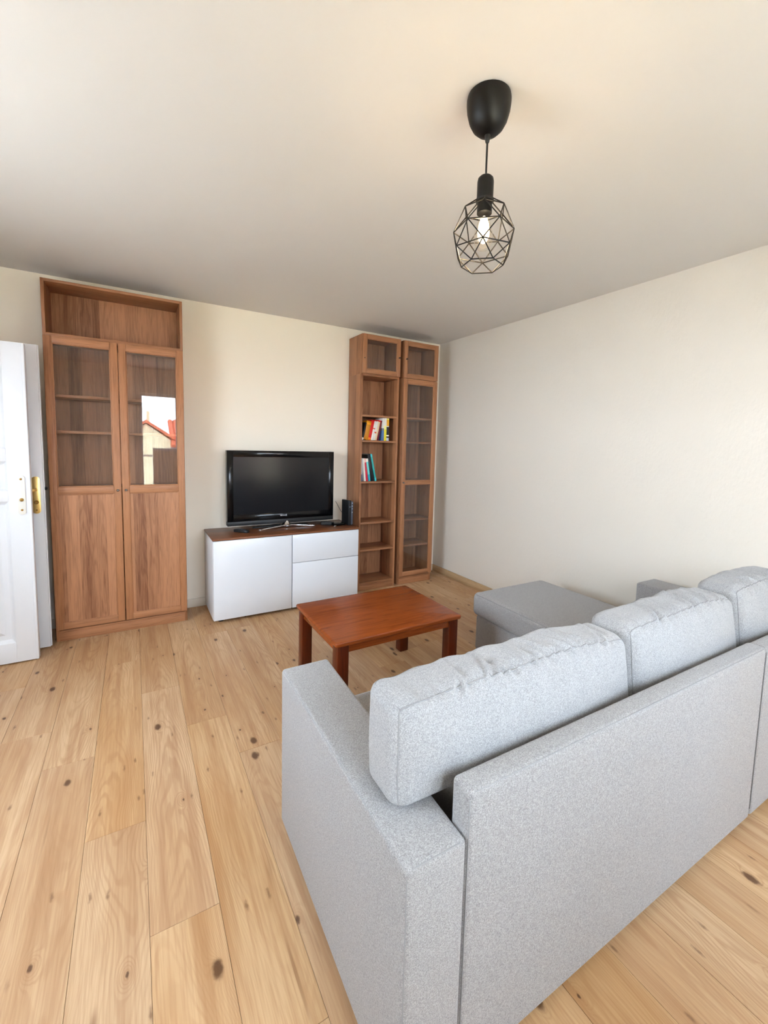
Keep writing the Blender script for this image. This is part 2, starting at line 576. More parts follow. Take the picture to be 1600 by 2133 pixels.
# window and balcony door in the wall behind the viewer (seen in the cabinet glass), plus two unseen openings added for light
def window(name, x0, x1, z0, z1, mull, label, side=False, skip=()):
    o = bpy.data.objects.new(name, None)
    C.objects.link(o)
    o.location = (x0, YR - 0.14, z0)
    if side:
        o.location, o.rotation_euler = (XL - 0.06, x0, z0), (0, 0, R(90))
    struct(o, label, 'window')
    wd, hh, f = x1 - x0, z1 - z0, 0.035
    xs = [0.0] + [a - x0 for a in mull] + [wd]
    boxes('window_frame', [(0, wd, -0.03, 0.03, 0, f), (0, wd, -0.03, 0.03, hh - f, hh)] +
          [(max(0, x - f / 2) if x < wd - 1e-6 else wd - f, f if x < 1e-6 else (x + f / 2 if x < wd - 1e-6 else wd), -0.03, 0.03, f, hh - f) for i, x in enumerate(xs) if i - (len(xs) if i == len(xs) - 1 else 0) not in skip],
          M['white'], o, 0.002)
    for a, b in zip(xs, xs[1:]):
        box('pane', a + (f / 2 + 0.002 if a > 0 or 0 not in skip else 0.001), b - (f / 2 + 0.002 if b < wd or -1 not in skip else 0.001), -0.003, 0.003, f, hh - f, M['window_glass'], o, 0)
    return o

window('window_1', *WIN, [1.10, 1.55], 'white framed window over a parapet', skip=(0,))
window('fill_glass_door', *FILL_DOOR, [], 'white framed glazed door added out of view to light the sofa back')
window('fill_window', *FILL_WIN, [-2.17], 'white framed left wall window added out of view to brighten the room', True)
window('window_2', *BDR, [], 'narrow white balcony window reaching to the floor', skip=(-1,))

# outside: balcony, railing, neighbouring house
bal = struct(box('balcony_floor', -0.6, 3.6, -6.05, YR - 0.28, -0.2, -0.03, M['concrete'], bevel=0.004), 'pale concrete balcony floor outside the window', 'balcony')
rl = thing('balcony_railing', 'grey metal balcony railing outside the window', 'railing', (-0.6, -5.95, -0.03))
box('handrail', 0, 4.2, -0.02, 0.02, 1.08, 1.12, M['rail'], rl, 0.005)
for i in range(15):
    box('baluster', i * 0.298, i * 0.298 + 0.018, -0.009, 0.009, 0.0, 1.08, M['rail'], rl, 0.002)
struct(box('ground', -60, 60, -60, 60, -6.2, -6.0, M['concrete'], bevel=0), 'pale paved street below', 'ground')
hs = thing('neighbour_house', 'cream gabled house with red tiled roof across the street', 'house', (0.87, -14.0, -6.0))
prism('gable_wall', [(-3.0, 0.0), (0.75, 0.0), (0.75, 7.35), (0.0, 7.89), (-3.0, 5.6)], -5.0, 0.0, M['stucco'], hs, axis='y')
box('side_wall', 0.76, 5.0, -4.6, -0.25, 0.0, 7.15, M['stucco'], hs, 0.0)
tl = []
bm = bmesh.new()
for s, (ax, az, bx, bz) in enumerate(((0.0, 7.93, 0.85, 7.36), (0.0, 7.93, -3.2, 5.55))):
    vs = [bm.verts.new(p) for p in ((ax, 0.15, az), (bx, 0.15, bz), (bx, -5.1, bz), (ax, -5.1, az), (ax, 0.15, az + 0.1), (bx, 0.15, bz + 0.1), (bx, -5.1, bz + 0.1), (ax, -5.1, az + 0.1))]
    for q in ((0, 1, 2, 3), (4, 5, 6, 7), (0, 1, 5, 4), (1, 2, 6, 5), (2, 3, 7, 6), (3, 0, 4, 7)):
        bm.faces.new([vs[i] for i in q])
link('roof', finish(bm, 'roof', False), M['roof'], hs)
bm = bmesh.new()
for i in range(26):       # rows of half-round tiles on the wing's front slope
    x = 0.82 + i * 0.16
    add_tube(bm, [(x, 0.30, 7.14), (x, -1.3, 8.06)], 0.085, 6)
wr = link('roof_tiles', finish(bm, 'roof_tiles'), M['roof'], hs)
wr['kind'] = 'stuff'
box('eave', 0.76, 5.0, -0.3, 0.34, 7.0, 7.1, M['roof_dark'], hs, 0.0)
box('chimney', 0.06, 0.16, -1.6, -1.45, 7.6, 8.4, M['stucco'], hs, 0.0)

# ------------------------------------------------------------------ doors on the left
def panel_door(name, label, x1, yf, z1, width=0.74, th=0.04):
    o = bpy.data.objects.new(name, None)
    C.objects.link(o)
    o.location = (x1, yf, 0.01)
    struct(o, label, 'door')
    hgt = z1 - 0.01
    s = 0.104
    rows = [(0.123, 0.983), (1.045, 1.219), (1.292, 1.787)]
    fr = [(-s, 0, 0, th, 0, hgt), (-width, -width + s, 0, th, 0, hgt)]
    zs = [0] + [v for r in rows for v in r] + [hgt]
    for a, b in zip(zs[::2], zs[1::2]):
        fr.append((-width + s, -s, 0, th, a, b))
    boxes('door_frame', fr, M['white'], o, 0.0015)
    for a, b in rows:
        # sunk field, moulding and raised panel
        bm = bmesh.new()
        x0p, x1p = -width + s, -s
        prof = [(0.0, 0.002), (0.012, 0.012), (0.020, 0.016), (0.048, 0.016), (0.068, 0.008)]
        loops = []
        for off, dep in prof:
            loops.append([bm.verts.new(p) for p in ((x0p + off, dep, a + off), (x1p - off, dep, a + off), (x1p - off, dep, b - off), (x0p + off, dep, b - off))])
        for A, B in zip(loops, loops[1:]):
            for k in range(4):
                bm.faces.new((A[k], A[(k + 1) % 4], B[(k + 1) % 4], B[k]))
        bm.faces.new(loops[-1])
        vs = [bm.verts.new(p) for p in ((x0p, th - 0.012, a), (x1p, th - 0.012, a), (x1p, th - 0.012, b), (x0p, th - 0.012, b))]
        bm.faces.new(vs)
        for k in range(4):
            bm.faces.new((loops[0][k], loops[0][(k + 1) % 4], vs[(k + 1) % 4], vs[k]))
        link('door_panel', finish(bm, 'door_panel', False), M['white'], o)
    return o

def rounded_plate(name, cx, cz, w_, h_, y0, th, mat, parent, n=8):
    r = w_ / 2 * 0.98
    pts = []
    for (sx, sz, a0) in ((1, 1, 0), (-1, 1, 90), (-1, -1, 180), (1, -1, 270)):
        for i in range(n + 1):
            a = R(a0 + 90 * i / n)
            pts.append((cx + sx * (w_ / 2 - r) + r * math.cos(a), cz + sz * (h_ / 2 - r) + r * math.sin(a)))
    return prism(name, pts, y0, y0 + th, mat, parent, 0.0012, 2, axis='y')

d1 = panel_door('door_1', 'open white panelled door leaf with white lock plate, nearest the viewer', -0.056, -0.52, 1.915)
pl = rounded_plate('lock_plate', -0.043, 1.03 - 0.01, 0.036, 0.235, -0.007, 0.007, M['lock_plate'], d1)
for z, r in ((1.125, 0.006), (1.002, 0.010), (0.941, 0.006)):
    lathe('screw', [(r, 0), (r, 0.003), (r * 0.4, 0.004)], M['brass_dark'], pl, 14, (-0.043, -0.007, z - 0.01), (R(90), 0, 0))
box('edge_bead', -0.012, 0.0, -0.004, 0.0, 0.0, 1.903, M['white'], d1, 0.0015)
d2 = panel_door('door_2', 'second open white door leaf with brass handle, next to the tall cabinet', -0.02, -0.36, 1.94)
bp_ = rounded_plate('handle_plate', -0.036, 1.0, 0.042, 0.235, -0.006, 0.006, M['brass'], d2)
bm = bmesh.new()
add_tube(bm, [(-0.036, -0.006, 1.035), (-0.036, -0.045, 1.035), (-0.042, -0.052, 1.035), (-0.13, -0.054, 1.032)], [0.009, 0.009, 0.010, 0.008], 10)
link('lever', finish(bm, 'lever', angle=60), M['brass'], bp_)
lathe('key_rose', [(0.012, 0), (0.012, 0.010), (0.008, 0.014)], M['brass_dark'], bp_, 16, (-0.036, -0.006, 0.955), (R(90), 0, 0))
lathe('screw', [(0.005, 0), (0.005, 0.003)], M['brass_dark'], bp_, 10, (-0.036, -0.006, 0.905), (R(90), 0, 0))
box('edge_rebate', -0.001, 0.006, 0.012, 0.028, 0.0, 1.93, M['white'], d2, 0.001)
lathe('latch', [(0.011, 0), (0.011, 0.008), (0.006, 0.012)], M['black'], d2, 16, (0.006, 0.02, 1.039), (0, R(90), 0))
for z in (0.3, 1.6):       # hinges to the left wall
    lathe('hinge', [(0.007, 0), (0.007, 0.09)], M['brass'], d1, 10, (-0.745, 0.0, z))
    lathe('hinge', [(0.007, 0), (0.007, 0.09)], M['brass'], d2, 10, (-0.745, 0.0, z))
struct(boxes('trim_1', [(XL, XL + 0.10, -0.53, -0.47, 0, 2.0), (XL, XL + 0.07, -0.37, -0.31, 0, 2.0)], M['white'], bevel=0.002), 'white door posts on the left wall', 'door frame')

# ------------------------------------------------------------------ bookcases
def framed_door(parent, x0, w_, z0, z1, yf, knob, panes, panel=None, s=0.045, rail=(), knob_mat='steel', name='door'):
    """door with mitred-looking frame; panes = list of z ranges with glass; panel = z range with wood"""
    g = 0.0022
    d = box(name, x0 + g, x0 + s, yf, yf + 0.02, z0, z1, M['frame_z'], parent, 0.003, 2)
    box('stile', x0 + w_ - s, x0 + w_ - g, yf, yf + 0.02, z0, z1, M['frame_z'], d, 0.003, 2)
    for a, b in [(z0, z0 + s), (z1 - s, z1)] + list(rail):
        box('rail', x0 + s, x0 + w_ - s, yf + 0.0006, yf + 0.02, a, b, M['frame_x'], d, 0.003, 2)
    # sunk bead round each opening
    for a, b in list(panes) + ([panel] if panel else []):
        bl = [(x0 + s - 0.001, x0 + s + 0.006, yf + 0.004, yf + 0.018, a, b), (x0 + w_ - s - 0.006, x0 + w_ - s + 0.001, yf + 0.004, yf + 0.018, a, b),
              (x0 + s + 0.006, x0 + w_ - s - 0.006, yf + 0.004, yf + 0.018, a - 0.001, a + 0.006), (x0 + s + 0.006, x0 + w_ - s - 0.006, yf + 0.004, yf + 0.018, b - 0.006, b + 0.001)]
        boxes('bead', bl, M['frame_z'], d, 0.002, 2)
    for a, b in panes:
        box('glass_pane', x0 + s - 0.004, x0 + w_ - s + 0.004, yf + 0.009, yf + 0.012, a - 0.004, b + 0.004, M['glass'], d, 0)
    if panel:
        a, b = panel
        box('wood_panel', x0 + s - 0.003, x0 + w_ - s + 0.003, yf + 0.006, yf + 0.014, a - 0.003, b + 0.003, M['wood_back'], d, 0)
    kx, kz = knob
    lathe('knob', [(0.005, 0), (0.004, 0.006), (0.008, 0.012), (0.0085, 0.017), (0.005, 0.021)], M[knob_mat], d, 16, (x0 + kx, yf, kz), (R(90), 0, 0))
    return d

def carcass(t, w_, h_, dpt, shelves, plinth=True, th=0.018, top=True, bottom=0.075):
    box('side_panel', 0, th, -dpt, 0, 0, h_, M['wood_z'], t)
    box('side_panel', w_ - th, w_, -dpt, 0, 0, h_, M['wood_z'], t)
    box('top_panel', th, w_ - th, -dpt, 0, h_ - th, h_, M['wood_x'], t)
    box('back_panel', th, w_ - th, -0.008, -0.001, 0.0 if not plinth else bottom, h_ - th, M['wood_back'], t, 0)
    box('bottom_panel', th, w_ - th, -dpt, -0.009, bottom - th if plinth else 0.0, bottom if plinth else th, M['wood_x'], t)
    if plinth:
        box('plinth', th, w_ - th, -dpt + 0.002, -dpt + 0.018, 0, bottom - th, M['wood_x'], t)
    for z in shelves:
        box('shelf', th + 0.001, w_ - th - 0.001, -dpt + 0.004, -0.012, z - th / 2, z + th / 2, M['wood_x'], t)

YB = -0.01      # backs of the furniture
SH = (1.645, 1.412, 1.030, 0.645, 0.385)
# wide cabinet by the door
t = thing('display_cabinet', 'tall wide walnut cabinet with two half-glazed doors beside the white doors', 'cabinet', (0, YB, 0))
carcass(t, 0.80, 2.02, 0.27, SH)
for i, x0 in enumerate((0.0, 0.4)):
    framed_door(t, x0, 0.4, 0.085, 2.018, -0.291, (0.377 if i == 0 else 0.025, 1.022), [(1.05, 1.973)], (0.13, 1.0), 0.045, [(1.0, 1.05)])
t = thing('top_cabinet', 'open wide walnut top unit standing on the two-door cabinet', 'shelf unit', (0, YB, 2.02))
carcass(t, 0.80, 0.35, 0.27, (), plinth=False)

# open narrow bookcase and its glazed top unit
AX, BX = 2.249, 2.686
t = thing('open_bookcase', 'tall narrow open walnut bookcase holding books, beside the white cabinet', 'bookcase', (AX, YB, 0))
carcass(t, 0.40, 2.02, 0.27, SH)
t = thing('glass_top_cabinet', 'small walnut top unit with glass door above the open bookcase', 'cabinet', (AX, YB, 2.02), group='glazed top units')
carcass(t, 0.40, 0.35, 0.27, (), plinth=False)
framed_door(t, 0, 0.4, 0.002, 0.348, -0.291, (0.378, 0.175), [(0.042, 0.308)], None, 0.04, knob_mat='knob')
lathe('hinge_cap', [(0.005, 0), (0.005, 0.0015)], M['knob'], t, 12, (0.02, -0.291, 0.135), (R(90), 0, 0))
# glazed narrow bookcase and its top unit
t = thing('glass_bookcase', 'tall narrow empty walnut bookcase with a full glass door in the corner', 'bookcase', (BX, YB, 0))
carcass(t, 0.40, 2.02, 0.27, SH)
framed_door(t, 0, 0.4, 0.085, 2.018, -0.291, (0.022, 1.022), [(0.125, 1.003), (1.038, 1.973)], None, 0.045, [(1.003, 1.038)])
t = thing('glass_top_cabinet', 'small walnut top unit with glass door nearest the right wall', 'cabinet', (BX, YB, 2.02), group='glazed top units')
carcass(t, 0.40, 0.35, 0.27, (), plinth=False)
framed_door(t, 0, 0.4, 0.002, 0.348, -0.291, (0.022, 0.175), [(0.042, 0.308)], None, 0.04, knob_mat='knob')

# ------------------------------------------------------------------ books
def book(label, x, z, tilt, th, hh, dep, yf, cols, group):
    """cols: list of (fraction from bottom, colour) bands printed on the spine"""
    t = thing('book', label, 'book', (AX + x, yf, z + 0.0006), 0, group)
    t.rotation_euler = (0, R(tilt), 0)
    x0, x1 = (-th, 0.0) if tilt > 0 else (0.0, th)
    nt = NT('book_cover')
    tc = nt.n('ShaderNodeTexCoord')
    sp = nt.n('ShaderNodeSeparateXYZ')
    nt.put(sp.inputs[0], tc.outputs['Object'])
    f = nt.math('DIVIDE', sp.outputs[2], hh)
    st = []
    for p, c in cols:
        st.append((p, c))
    rp = nt.n('ShaderNodeValToRGB')
    rp.color_ramp.interpolation = 'CONSTANT'
    el = rp.color_ramp.elements
    while len(el) > 1:
        el.remove(el[-1])
    for i, (p, c) in enumerate(st):
        e = el[0] if i == 0 else el.new(p)
        e.position = p
        e.color = c
    nt.put(rp.inputs[0], f)
    nt.set(color=rp.outputs[0], rough=0.45)
    c = 0.0018
    boxes('cover', [(x0, x0 + c, 0, dep, 0, hh), (x1 - c, x1, 0, dep, 0, hh), (x0 + c, x1 - c, 0, c * 1.3, 0, hh)], nt.m, t, 0.0004, 1)
    box('pages', x0 + c, x1 - c, c * 1.3, dep - 0.003, 0.002, hh - 0.003, M['paper'], t, 0)
    return t

Zu, Zl = 1.412 + 0.009, 1.030 + 0.009
W_, OR, RED, DRED, YEL, BLK, BLU, TEAL = srgb(238, 232, 222), srgb(206, 132, 20), srgb(214, 22, 16), srgb(120, 16, 22), srgb(240, 222, 50), srgb(20, 22, 26), srgb(86, 120, 168), srgb(40, 170, 165)
gU, gL = 'books on the upper filled shelf', 'books on the lower filled shelf'
YF = -0.255
# leaning to the right against the upright ones
ups = [('dark thin book leaning at the left end of upper row', 0.016, 0.165, [(0, W_), (0.14, BLK)]),
       ('thick orange-brown book leaning in the upper row', 0.046, 0.178, [(0, OR), (0.80, srgb(240, 160, 20)), (0.9, OR)]),
       ('bright red book leaning beside the orange-brown one', 0.030, 0.188, [(0, srgb(245, 120, 20)), (0.12, RED)]),
       ('slim red and white book, left of three alike', 0.020, 0.190, [(0, W_), (0.55, srgb(226, 90, 50)), (0.6, W_), (0.95, RED)]),
       ('slim red and white book, middle of three alike', 0.020, 0.190, [(0, W_), (0.35, srgb(226, 90, 50)), (0.42, W_), (0.95, RED)]),
       ('slim red and white book, right of three alike', 0.020, 0.192, [(0, srgb(240, 214, 170)), (0.92, RED)]),
       ('thin maroon book leaning on the grey-white one', 0.014, 0.190, [(0, DRED)])]
a = 12.0
x = 0.026
for i, (lb, th, hh, cl) in enumerate(ups):
    x += th / math.cos(R(a)) + 0.0006
    book(lb, x, Zu, a, th, hh, 0.14, YF + (i % 3) * 0.003, cl, gU)
x += 0.190 * math.sin(R(a)) + 0.001
book('grey-blue and white book standing upright', x, Zu, 0.0, 0.020, 0.212, 0.14, YF, [(0, BLU), (0.45, srgb(120, 125, 128)), (0.55, W_)], gU)
book('yellow and white book standing upright', x + 0.021, Zu, 0.0, 0.026, 0.214, 0.145, YF, [(0, YEL), (0.5, srgb(246, 240, 150)), (0.66, W_)], gU)
book('black, white and orange book at the right end of upper row', x + 0.048, Zu, 0.0, 0.026, 0.212, 0.145, YF, [(0, srgb(190, 205, 220)), (0.13, BLK), (0.2, W_), (0.26, BLK), (0.62, W_), (0.66, srgb(244, 176, 40)), (0.93, srgb(240, 230, 120))], gU)
lows = [('white and blue book against the side of lower row', 0.018, 0.215, 0.0, [(0, BLU), (0.3, srgb(226, 232, 240))]),
        ('white book leaning in the lower row', 0.018, 0.212, -6, [(0, W_)]),
        ('crimson book with white head leaning in the lower row', 0.016, 0.212, -7.5, [(0, srgb(206, 36, 62)), (0.83, srgb(245, 190, 180))]),
        ('aqua book with white head leaning in the lower row', 0.020, 0.212, -9, [(0, srgb(60, 180, 200)), (0.3, srgb(110, 214, 208)), (0.86, W_)]),
        ('thick black book leaning in the lower row', 0.030, 0.255, -11, [(0, BLK)]),
        ('tall teal book at the right end of lower row', 0.016, 0.258, -12.5, [(0, srgb(70, 200, 205)), (0.12, TEAL), (0.9, srgb(70, 196, 200))])]
x, pa, pth, ph = 0.0195, 0.0, 0.0, 0.0
for lb, th, hh, a, cl in lows:
    if pth:
        x += pth / math.cos(R(pa)) + min(hh, ph) * (math.tan(R(-a)) - math.tan(R(-pa))) + 0.0012
    book(lb, x, Zl, a, th, hh, 0.16, YF, cl, gL)
    pa, pth, ph = a, th, hh

# ------------------------------------------------------------------ white low cabinet
t = thing('media_cabinet', 'white low cabinet with dark wood top under the television', 'cabinet', (0.9606, 0, 0))
box('body', 0.0, 1.2, -0.442, -0.022, 0.024, 0.638, M['white_gloss'], t, 0.002)
box('top_panel', -0.002, 1.202, -0.464, -0.020, 0.638, 0.652, M['wood_dark'], t, 0.002)
box('door', 0.002, 0.597, -0.463, -0.444, 0.026, 0.634, M['white_gloss'], t, 0.002)
box('drawer', 0.603, 1.198, -0.463, -0.444, 0.403, 0.634, M['white_gloss'], t, 0.002)
box('drawer', 0.603, 1.198, -0.463, -0.444, 0.026, 0.399, M['white_gloss'], t, 0.002)
for x in (0.06, 1.14):
    for y in (-0.40, -0.07):
        lathe('foot', [(0.02, 0), (0.022, 0.024)], M['black'], t, 16, (x, y, 0.0))

# ------------------------------------------------------------------ television
ZT = 0.652
t = thing('television', 'black flat screen television on a chrome foot', 'television', (1.571, -0.17, ZT))
tw, th_ = 0.917, 0.617
z0 = 0.690 - ZT
hx = tw / 2
bm = bmesh.new()     # bezel: outer shell with screen opening
ox = [(-hx, z0), (hx, z0), (hx, z0 + th_), (-hx, z0 + th_)]
sx0, sx1, sz0, sz1 = -hx + 0.047, hx - 0.045, z0 + 0.092, z0 + th_ - 0.052
boxes('bezel', [(-hx, sx0, -0.02, 0.05, z0 + 0.036, z0 + th_), (sx1, hx, -0.02, 0.05, z0 + 0.036, z0 + th_), (sx0, sx1, -0.02, 0.05, sz1, z0 + th_), (sx0, sx1, -0.02, 0.05, z0 + 0.036, sz0)], M['black_gloss'], t, 0.0006, 1)
bm.free()
box('screen', sx0, sx1, -0.0165, 0.02, sz0, sz1, M['screen'], t, 0)
box('lower_bar', -hx, hx, -0.024, 0.05, z0, z0 + 0.036, M['black'], t, 0.004)
box('rear_housing', -hx + 0.06, hx - 0.06, 0.05, 0.095, z0 + 0.05, z0 + th_ - 0.06, M['black'], t, 0.012)
lg = [(-0.028, -0.012, -0.0215, -0.0202, z0 + 0.062, z0 + 0.071)]
for i, (a, b) in enumerate(((0.0, 0.005), (0.007, 0.012), (0.014, 0.019), (0.021, 0.025))):
    lg.append((-0.010 + a, -0.010 + b, -0.0215, -0.0202, z0 + 0.062, z0 + 0.0705))
lg.append((0.018, 0.028, -0.0215, -0.0202, z0 + 0.060, z0 + 0.075))
boxes('logo', lg, M['silver'], t, 0)['label'] = 'small silver maker mark under the screen'
st = lathe('stand_hub', [(0.050, 0.0), (0.050, 0.006), (0.030, 0.020), (0.024, 0.045)], M['chrome'], t, 24, (0.03, 0.0, 0.012))
def leg_bar(name, a, b, wd, hh, mat, par):
    a, b = Vector(a), Vector(b)
    d = (b - a).normalized()
    s = Vector((-d.y, d.x, 0)).normalized()
    bm = bmesh.new()
    vs = []
    for p, ww, h2 in ((a, wd * 1.5, hh * 1.5), (b, wd, hh)):
        for sx, sz in ((-1, 0), (1, 0), (1, 1), (-1, 1)):
            vs.append(bm.verts.new(p + s * sx * ww / 2 + Vector((0, 0, sz * h2))))
    for q in ((0, 1, 2, 3), (4, 5, 6, 7), (0, 1, 5, 4), (1, 2, 6, 5), (2, 3, 7, 6), (3, 0, 4, 7)):
        bm.faces.new([vs[i] for i in q])
    bmesh.ops.recalc_face_normals(bm, faces=bm.faces)
    bmesh.ops.bevel(bm, geom=list(bm.edges), offset=0.002, segments=2, profile=0.5, affect='EDGES')
    return link(name, finish(bm, name), mat, par)
leg_bar('stand_leg', (0.02, -0.02, 0.012), (-0.225, -0.095, 0.0), 0.022, 0.009, M['chrome'], t)
leg_bar('stand_leg', (0.05, -0.02, 0.012), (0.262, -0.074, 0.0), 0.022, 0.009, M['chrome'], t)
leg_bar('stand_leg', (0.02, 0.02, 0.010), (-0.25, 0.035, 0.0), 0.030, 0.006, M['black'], t)
leg_bar('stand_leg', (0.05, 0.02, 0.010), (0.24, 0.06, 0.0), 0.030, 0.006, M['black'], t)

# small things on the white cabinet
def remote(name, label, loc, rz, L, wd, hh):
    t = thing(name, label, 'remote control', loc, rz)
    prism('body', [(-L / 2, -wd * 0.32), (-L * 0.40, -wd / 2), (L * 0.30, -wd * 0.42), (L / 2, -wd * 0.3), (L / 2, wd * 0.3), (L * 0.30, wd * 0.42), (-L * 0.40, wd / 2), (-L / 2, wd * 0.32)], 0.0, hh, M['black'], t, 0.004, 3)
    for i in range(4):
        for j in (-1, 0, 1):
            lathe('button', [(0.004, 0), (0.0035, 0.002)], M['router_grey'], t, 10, (-L * 0.3 + i * L * 0.18, j * wd * 0.24, hh - 0.0005))
    return t
remote('remote_control', 'small black remote control at the left of the cabinet top', (1.205, -0.27, ZT), R(-48), 0.13, 0.05, 0.022)
t = remote('remote_control', 'small rounded black remote just left of the flat glossy box', (1.955, -0.235, ZT), R(-28), 0.12, 0.055, 0.028)
t = thing('set_top_box', 'flat glossy black box beside the upright router', 'box', (2.035, -0.28, ZT), R(6))
box('case', -0.055, 0.055, -0.045, 0.055, 0.003, 0.024, M['black_gloss'], t, 0.003)
for x in (-0.045, 0.045):
    for y in (-0.035, 0.045):
        lathe('foot', [(0.006, 0), (0.006, 0.004)], M['black'], t, 10, (x, y, 0))
t = thing('plug_adapter', 'tiny white plug lying before the flat box', 'plug', (1.972, -0.355, ZT), R(35))
lathe('plug_body', [(0.004, 0), (0.006, 0.004), (0.006, 0.018), (0.003, 0.024)], M['silver'], t, 12, (0, 0, 0.006), (0, R(90), 0))
lathe('plug_tip', [(0.002, 0), (0.002, 0.012)], M['brass'], t, 8, (0.024, 0, 0.006), (0, R(90), 0))
t = thing('router', 'upright black and grey router against the bookcase side', 'router', (2.135, -0.29, ZT), R(8))
prism('case', [(-0.026, -0.05), (0.0, -0.05), (0.0, 0.07), (-0.026, 0.07)], 0.0, 0.225, M['black'], t, 0.004, 3)
fc = box('grey_face', 0.0, 0.022, -0.049, 0.066, 0.004, 0.216, M['router_grey'], t, 0.006, 3)
for i, z in enumerate((0.20, 0.175, 0.150, 0.118)):
    box('indicator', 0.008, 0.015, -0.0505, -0.0488, z - 0.006, z + 0.004, M['led'], fc, 0)
box('front_mark', -0.020, -0.008, -0.0507, -0.0495, 0.165, 0.169, M['led'], t, 0)
tag(tube('cable', [(2.112, -0.205, ZT + 0.10), (2.118, -0.15, ZT + 0.115), (2.125, -0.08, ZT + 0.145), (2.130, -0.03, ZT + 0.170), (2.131, -0.006, ZT + 0.178)], 0.0022, M['grey_cable']), 'thin grey cable rising from the router to the wall', 'cable')

# ------------------------------------------------------------------ coffee table
t = thing('coffee_table', 'low reddish cherry-stained coffee table with four square legs', 'table', (1.665, -1.714, 0), R(0.3))
lx, ly, zt = 0.775 / 2, 0.594 / 2, 0.43
bm = bmesh.new()
add_box(bm, -lx, lx, -ly, ly, zt - 0.024, zt, 0.0, 1)
bmesh.ops.bevel(bm, geom=[e for e in bm.edges if abs(e.verts[0].co.z - e.verts[1].co.z) > 0.01], offset=0.012, segments=4, profile=0.5, affect='EDGES')
bmesh.ops.bevel(bm, geom=[e for e in bm.edges if abs(e.verts[0].co.z - e.verts[1].co.z) < 0.001 and len(e.link_faces) == 2 and e.calc_face_angle(0) > 1.0], offset=0.008, segments=4, profile=0.5, affect='EDGES')
link('tabletop', finish(bm, 'tabletop', angle=50), M['cherry'], t)
ins, lw = 0.014, 0.062
for sx in (-1, 1):
    for sy in (-1, 1):
        cx, cy = sx * (lx - ins - lw / 2), sy * (ly - ins - lw / 2)
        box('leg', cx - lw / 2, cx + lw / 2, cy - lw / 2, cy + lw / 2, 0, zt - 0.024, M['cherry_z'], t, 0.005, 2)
ai = ins + lw
for sy in (-1, 1):
    y = sy * (ly - ins - 0.018)
    box('apron', -lx + ai, lx - ai, y - 0.010, y + 0.010, zt - 0.066, zt - 0.024, M['cherry'], t, 0.001)
for sx in (-1, 1):
    x = sx * (lx - ins - 0.018)
    box('apron', x - 0.010, x + 0.010, -ly + ai, ly - ai, zt - 0.066, zt - 0.024, M['cherry'], t, 0.001)

# ------------------------------------------------------------------ sofa
SO = Vector((0.885, -3.245, 0.0))
SR = R(-0.8)
t = thing('corner_sofa', 'light grey fabric sofa with a long chaise on the right', 'sofa', SO, SR)

def soft_box(name, poly, z0, z1, mat, parent, bevel=0.022, seg=5):
    return prism(name, poly, z0, z1, mat, parent, bevel, seg)

def seam(name, pts, parent, r=0.0016):
    o = tube(name, pts, r, M['piping'], parent, 6)
    return o

arm = soft_box('armrest', [(0.0, 0.0), (0.146, 0.0), (0.172, 0.83), (0.0, 0.83)], 0.03, 0.597, M['fabric'], t, 0.013, 4)
seam('seam', [(0.0045, 0.012, 0.592), (0.0045, 0.3, 0.592), (0.0045, 0.55, 0.592), (0.0045, 0.815, 0.592)], arm)
seam('seam', [(0.0045, 0.004, 0.05), (0.0045, 0.004, 0.575), (0.008, 0.004, 0.588), (0.018, 0.004, 0.5925), (0.13, 0.004, 0.5925)], arm)
arm2 = soft_box('armrest', [(2.175, 0.0), (2.355, 0.0), (2.355, 0.855), (2.165, 0.855)], 0.03, 0.595, M['fabric'], t, 0.014, 4)
seam('seam', [(2.170, 0.850, 0.05), (2.170, 0.850, 0.575), (2.182, 0.850, 0.590), (2.34, 0.850, 0.590)], arm2)
bk = soft_box('backrest', [(0.148, 0.001), (1.526, 0.001), (1.526, 0.062), (0.148, 0.062)], 0.03, 0.692, M['fabric'], t, 0.013)
seam('seam', [(0.152, 0.005, 0.06), (0.152, 0.005, 0.67), (0.163, 0.005, 0.687), (0.8, 0.005, 0.688), (1.51, 0.005, 0.687), (1.522, 0.005, 0.67), (1.522, 0.005, 0.06)], bk)
bk2 = soft_box('backrest', [(1.530, 0.0), (2.172, 0.0), (2.172, 0.062), (1.530, 0.062)], 0.03, 0.688, M['fabric'], t, 0.016)
seam('seam', [(1.535, 0.004, 0.06), (1.535, 0.004, 0.665), (1.547, 0.004, 0.683), (2.16, 0.004, 0.683)], bk2)
soft_box('seat_base', [(0.17, 0.064), (1.49, 0.064), (1.49, 0.805), (0.17, 0.805)], 0.04, 0.245, M['fabric'], t, 0.015)
sc = soft_box('seat_cushion', [(0.172, 0.066), (1.474, 0.066), (1.474, 0.84), (0.174, 0.84)], 0.25, 0.428, M['fabric'], t, 0.035, 6)
soft_box('chaise_base', [(1.502, 0.066), (2.160, 0.066), (2.140, 1.535), (1.506, 1.535)], 0.03, 0.268, M['fabric'], t, 0.018)
cc = soft_box('chaise_cushion', [(1.478, 0.068), (2.160, 0.068), (2.143, 1.552), (1.480, 1.552)], 0.270, 0.422, M['fabric'], t, 0.036, 6)
seam('seam', [(1.4885, 0.3, 0.412), (1.4890, 0.9, 0.412), (1.4905, 1.515, 0.412), (1.515, 1.542, 0.412), (1.8, 1.542, 0.412), (2.10, 1.542, 0.412), (2.1325, 1.515, 0.412), (2.140, 0.9, 0.412)], cc)
seam('seam', [(1.51, 0.87, 0.4215), (1.8, 0.80, 0.4222), (2.13, 0.85, 0.4215)], cc, 0.0018)
